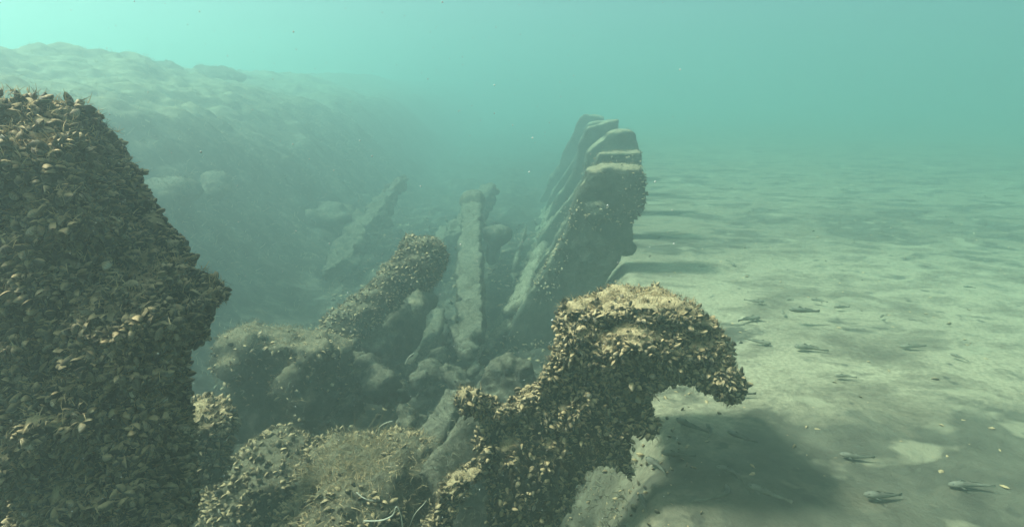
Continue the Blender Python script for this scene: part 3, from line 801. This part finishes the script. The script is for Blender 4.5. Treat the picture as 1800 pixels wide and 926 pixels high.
for (px, py, where) in [(1552, 424, 'tiny far goby resting alone high up on the open sand'), (1700, 520, 'small faint goby near the right side of the open sand'), (1545, 578, 'small faint goby between the dark cluster and the right side'),
                        (1680, 655, 'small goby low on the right, where pale sand meets dark silt'), (1285, 480, 'faint goby just beyond the shell-encrusted head'), (1480, 690, 'small goby at the upper rim of the dark silt')]:
    FISH.append((px, py, q.uniform(100, 260), q.uniform(.045, .065), q.uniform(-.4, .4), .012, 1, where))
for i, (px, py, hd, L, bend, hgt, dark, lab) in enumerate(FISH):
    g = G(px, py, hgt); zg = gz(g[0], g[1]) + max(hgt, .085 * L + .001)
    mt = M_fishd if dark else M_fish
    root = thing('goby', lab, 'fish', (float(g[0]), float(g[1]), zg), 'gobies over the sand'); L *= .88
    root.rotation_euler = (0, math.radians(((i * 37) % 13) - 6), math.radians(hd + ((i * 53) % 41) - 20)); bend += (((i * 29) % 11) - 5) * .08
    V, Q, T, cx = fish_mesh(L, bend, i)
    obj('body', mesh_np('body', V, Q=Q, T=T), mt, root)
    tx, ty = cx(.9); ex, ey = cx(1.03)
    obj('tail_fin', fin([(tx, ty, -.02), (tx, ty, .02), (ex, ey, .055), (ex - .02, ey, 0), (ex, ey, -.05)], .003, L), mt, root)
    for (t0, t1, h) in ((.27, .42, .055), (.46, .78, .045)):
        q = [cx(t) for t in (t0, t0 + .04, t1, t1)]
        zb = .085 if t0 < .4 else .055
        obj('dorsal_fin', fin([(q[0][0], q[0][1], zb - .01), (q[1][0], q[1][1], zb + h), (q[2][0], q[2][1], zb - .02 + h * .6), (q[3][0], q[3][1], zb - .045)], .003, L), mt, root)
    for s in (-1, 1):
        x0, y0 = cx(.24)
        obj('pectoral_fin', fin([(x0, y0 + s * .085, -.01), (x0 - .03, y0 + s * .17, .0), (x0 - .10, y0 + s * .19, -.03), (x0 - .09, y0 + s * .08, -.03)], .003, L), mt, root)
        v, f = ellipsoid((0, 0, 0), (.016 * L, .012 * L, .016 * L), 0, 8, 6)
        me = bpy.data.meshes.new('eye'); me.from_pydata(v.tolist(), [], f)
        xe, ye = cx(.09)
        e = obj('eye', me, M_eye, root); e.location = (xe * L, (ye + s * .055) * L, .062 * L)

# little shells and chips scattered over the sand
def scatter_shells():
    r = np.random.RandomState(91)
    n = 900
    y = r.uniform(1.0, 6.5, n) ** 1.0; x = .13 * y + r.uniform(.1, 1, n) * (y * .8)
    P = []; 
    z, _ = ground_h(x, y)
    P = np.stack([x, y, z + .001], 1); Nn = np.tile([0., 0, 1], (n, 1)) + r.normal(size=(n, 3)) * .1
    Nn /= np.linalg.norm(Nn, axis=1)[:, None]
    obj('shell_litter', mussel_mesh('shell_litter', P, Nn, .014, 'lo', 5, (1.35, 1.55)), M_mussel, kind='stuff', label='scattered small shells and chips lying on the sand')
    # rubble inside the wreck
    n = 2600
    y = r.uniform(.9, 5.0, n); x = -1.0 + r.rand(n) * (1.0 + .02 + .13 * y)
    z, _ = ground_h(x, y)
    P = np.stack([x, y, z], 1); Nn = np.tile([0., 0, 1], (n, 1)) + r.normal(size=(n, 3)) * .3
    Nn /= np.linalg.norm(Nn, axis=1)[:, None]
    obj('shell_rubble', mussel_mesh('shell_rubble', P, Nn, .028, 'lo', 6, (.8, 1.5)), M_mussel, kind='stuff', label='dead shells and chips covering the floor of the wreck')
scatter_shells()

def ground_turf(name, xr, yr, n, length, seed, cond, label):
    r = np.random.RandomState(seed)
    x = r.uniform(*xr, n); y = r.uniform(*yr, n); k = cond(x, y); x, y = x[k], y[k]
    z = ground_h(x, y)[0]; e = .02
    nx = -(ground_h(x + e, y)[0] - z) / e; ny = -(ground_h(x, y + e)[0] - z) / e
    Nn = np.stack([nx, ny, np.ones_like(nx)], 1); Nn /= np.linalg.norm(Nn, axis=1)[:, None]
    P = np.stack([x, y, z - .002], 1)
    k = fbm(P, .25, seed, 3) > -.15; P, Nn = P[k], Nn[k]
    obj(name, fuzz_mesh(name, P, Nn, length, length * .2, seed, (0, 0, 0), curl=1.2, segs=2), M_bturf if 'bank' in name else M_turf, kind='stuff', label=label)
ground_turf('bank_growth', (-4.5, -.7), (1.2, 7), 16000, .022, 3, lambda x, y: y > 0, 'short brown growth covering the bank')
ground_turf('floor_growth', (-1.0, .6), (.8, 4.5), 60000, .013, 4, lambda x, y: x < .1 + .13 * y, 'fine brown growth on the floor of the wreck')
def edge_shells():
    r = np.random.RandomState(95); n = 1100
    y = r.uniform(.85, 2.2, n); x = .02 + .13 * y + r.normal(size=n) * .11 + .03
    P = np.stack([x, y, ground_h(x, y)[0]], 1); Nn = np.tile([0., 0, 1], (n, 1)) + r.normal(size=(n, 3)) * .3; Nn /= np.linalg.norm(Nn, axis=1)[:, None]
    obj('fallen_shells', mussel_mesh('fallen_shells', P, Nn, .012, 'lo', 6, (.8, 1.5)), M_mussel, kind='stuff', label='loose shells fallen along the edge of the wreck')
edge_shells()

# drifting specks in the water
def specks():
    r = np.random.RandomState(17)
    n = 2600
    y = .35 + 3.2 * r.rand(n) ** 1.2
    px = r.uniform(-100, 1250, n) * .9 + r.uniform(-50, 650, n) * .25; py = r.uniform(-50, 950, n)
    P = np.array([W(a, b, c) for a, b, c in zip(px, py, y)])
    ok = P[:, 2] > -.1; P = P[ok]; y = y[ok]; n = len(P)
    rad = r.uniform(.00015, .00055, n) * (1 + (r.rand(n) > .95) * 1.2)
    O = np.array([[1, 0, 0], [-1, 0, 0], [0, 1, 0], [0, -1, 0], [0, 0, 1], [0, 0, -1]], float)
    T0 = np.array([[0, 2, 4], [2, 1, 4], [1, 3, 4], [3, 0, 4], [2, 0, 5], [1, 2, 5], [3, 1, 5], [0, 3, 5]])
    V = (P[:, None] + O[None] * rad[:, None, None] * r.uniform(.6, 1.4, (n, 6, 1))).reshape(-1, 3)
    T = (T0[None] + (np.arange(n) * 6)[:, None, None]).reshape(-1, 3)
    obj('drifting_particles', mesh_np('drifting_particles', V, T=T), M_speck, kind='stuff', label='pale specks drifting in the water')
specks()
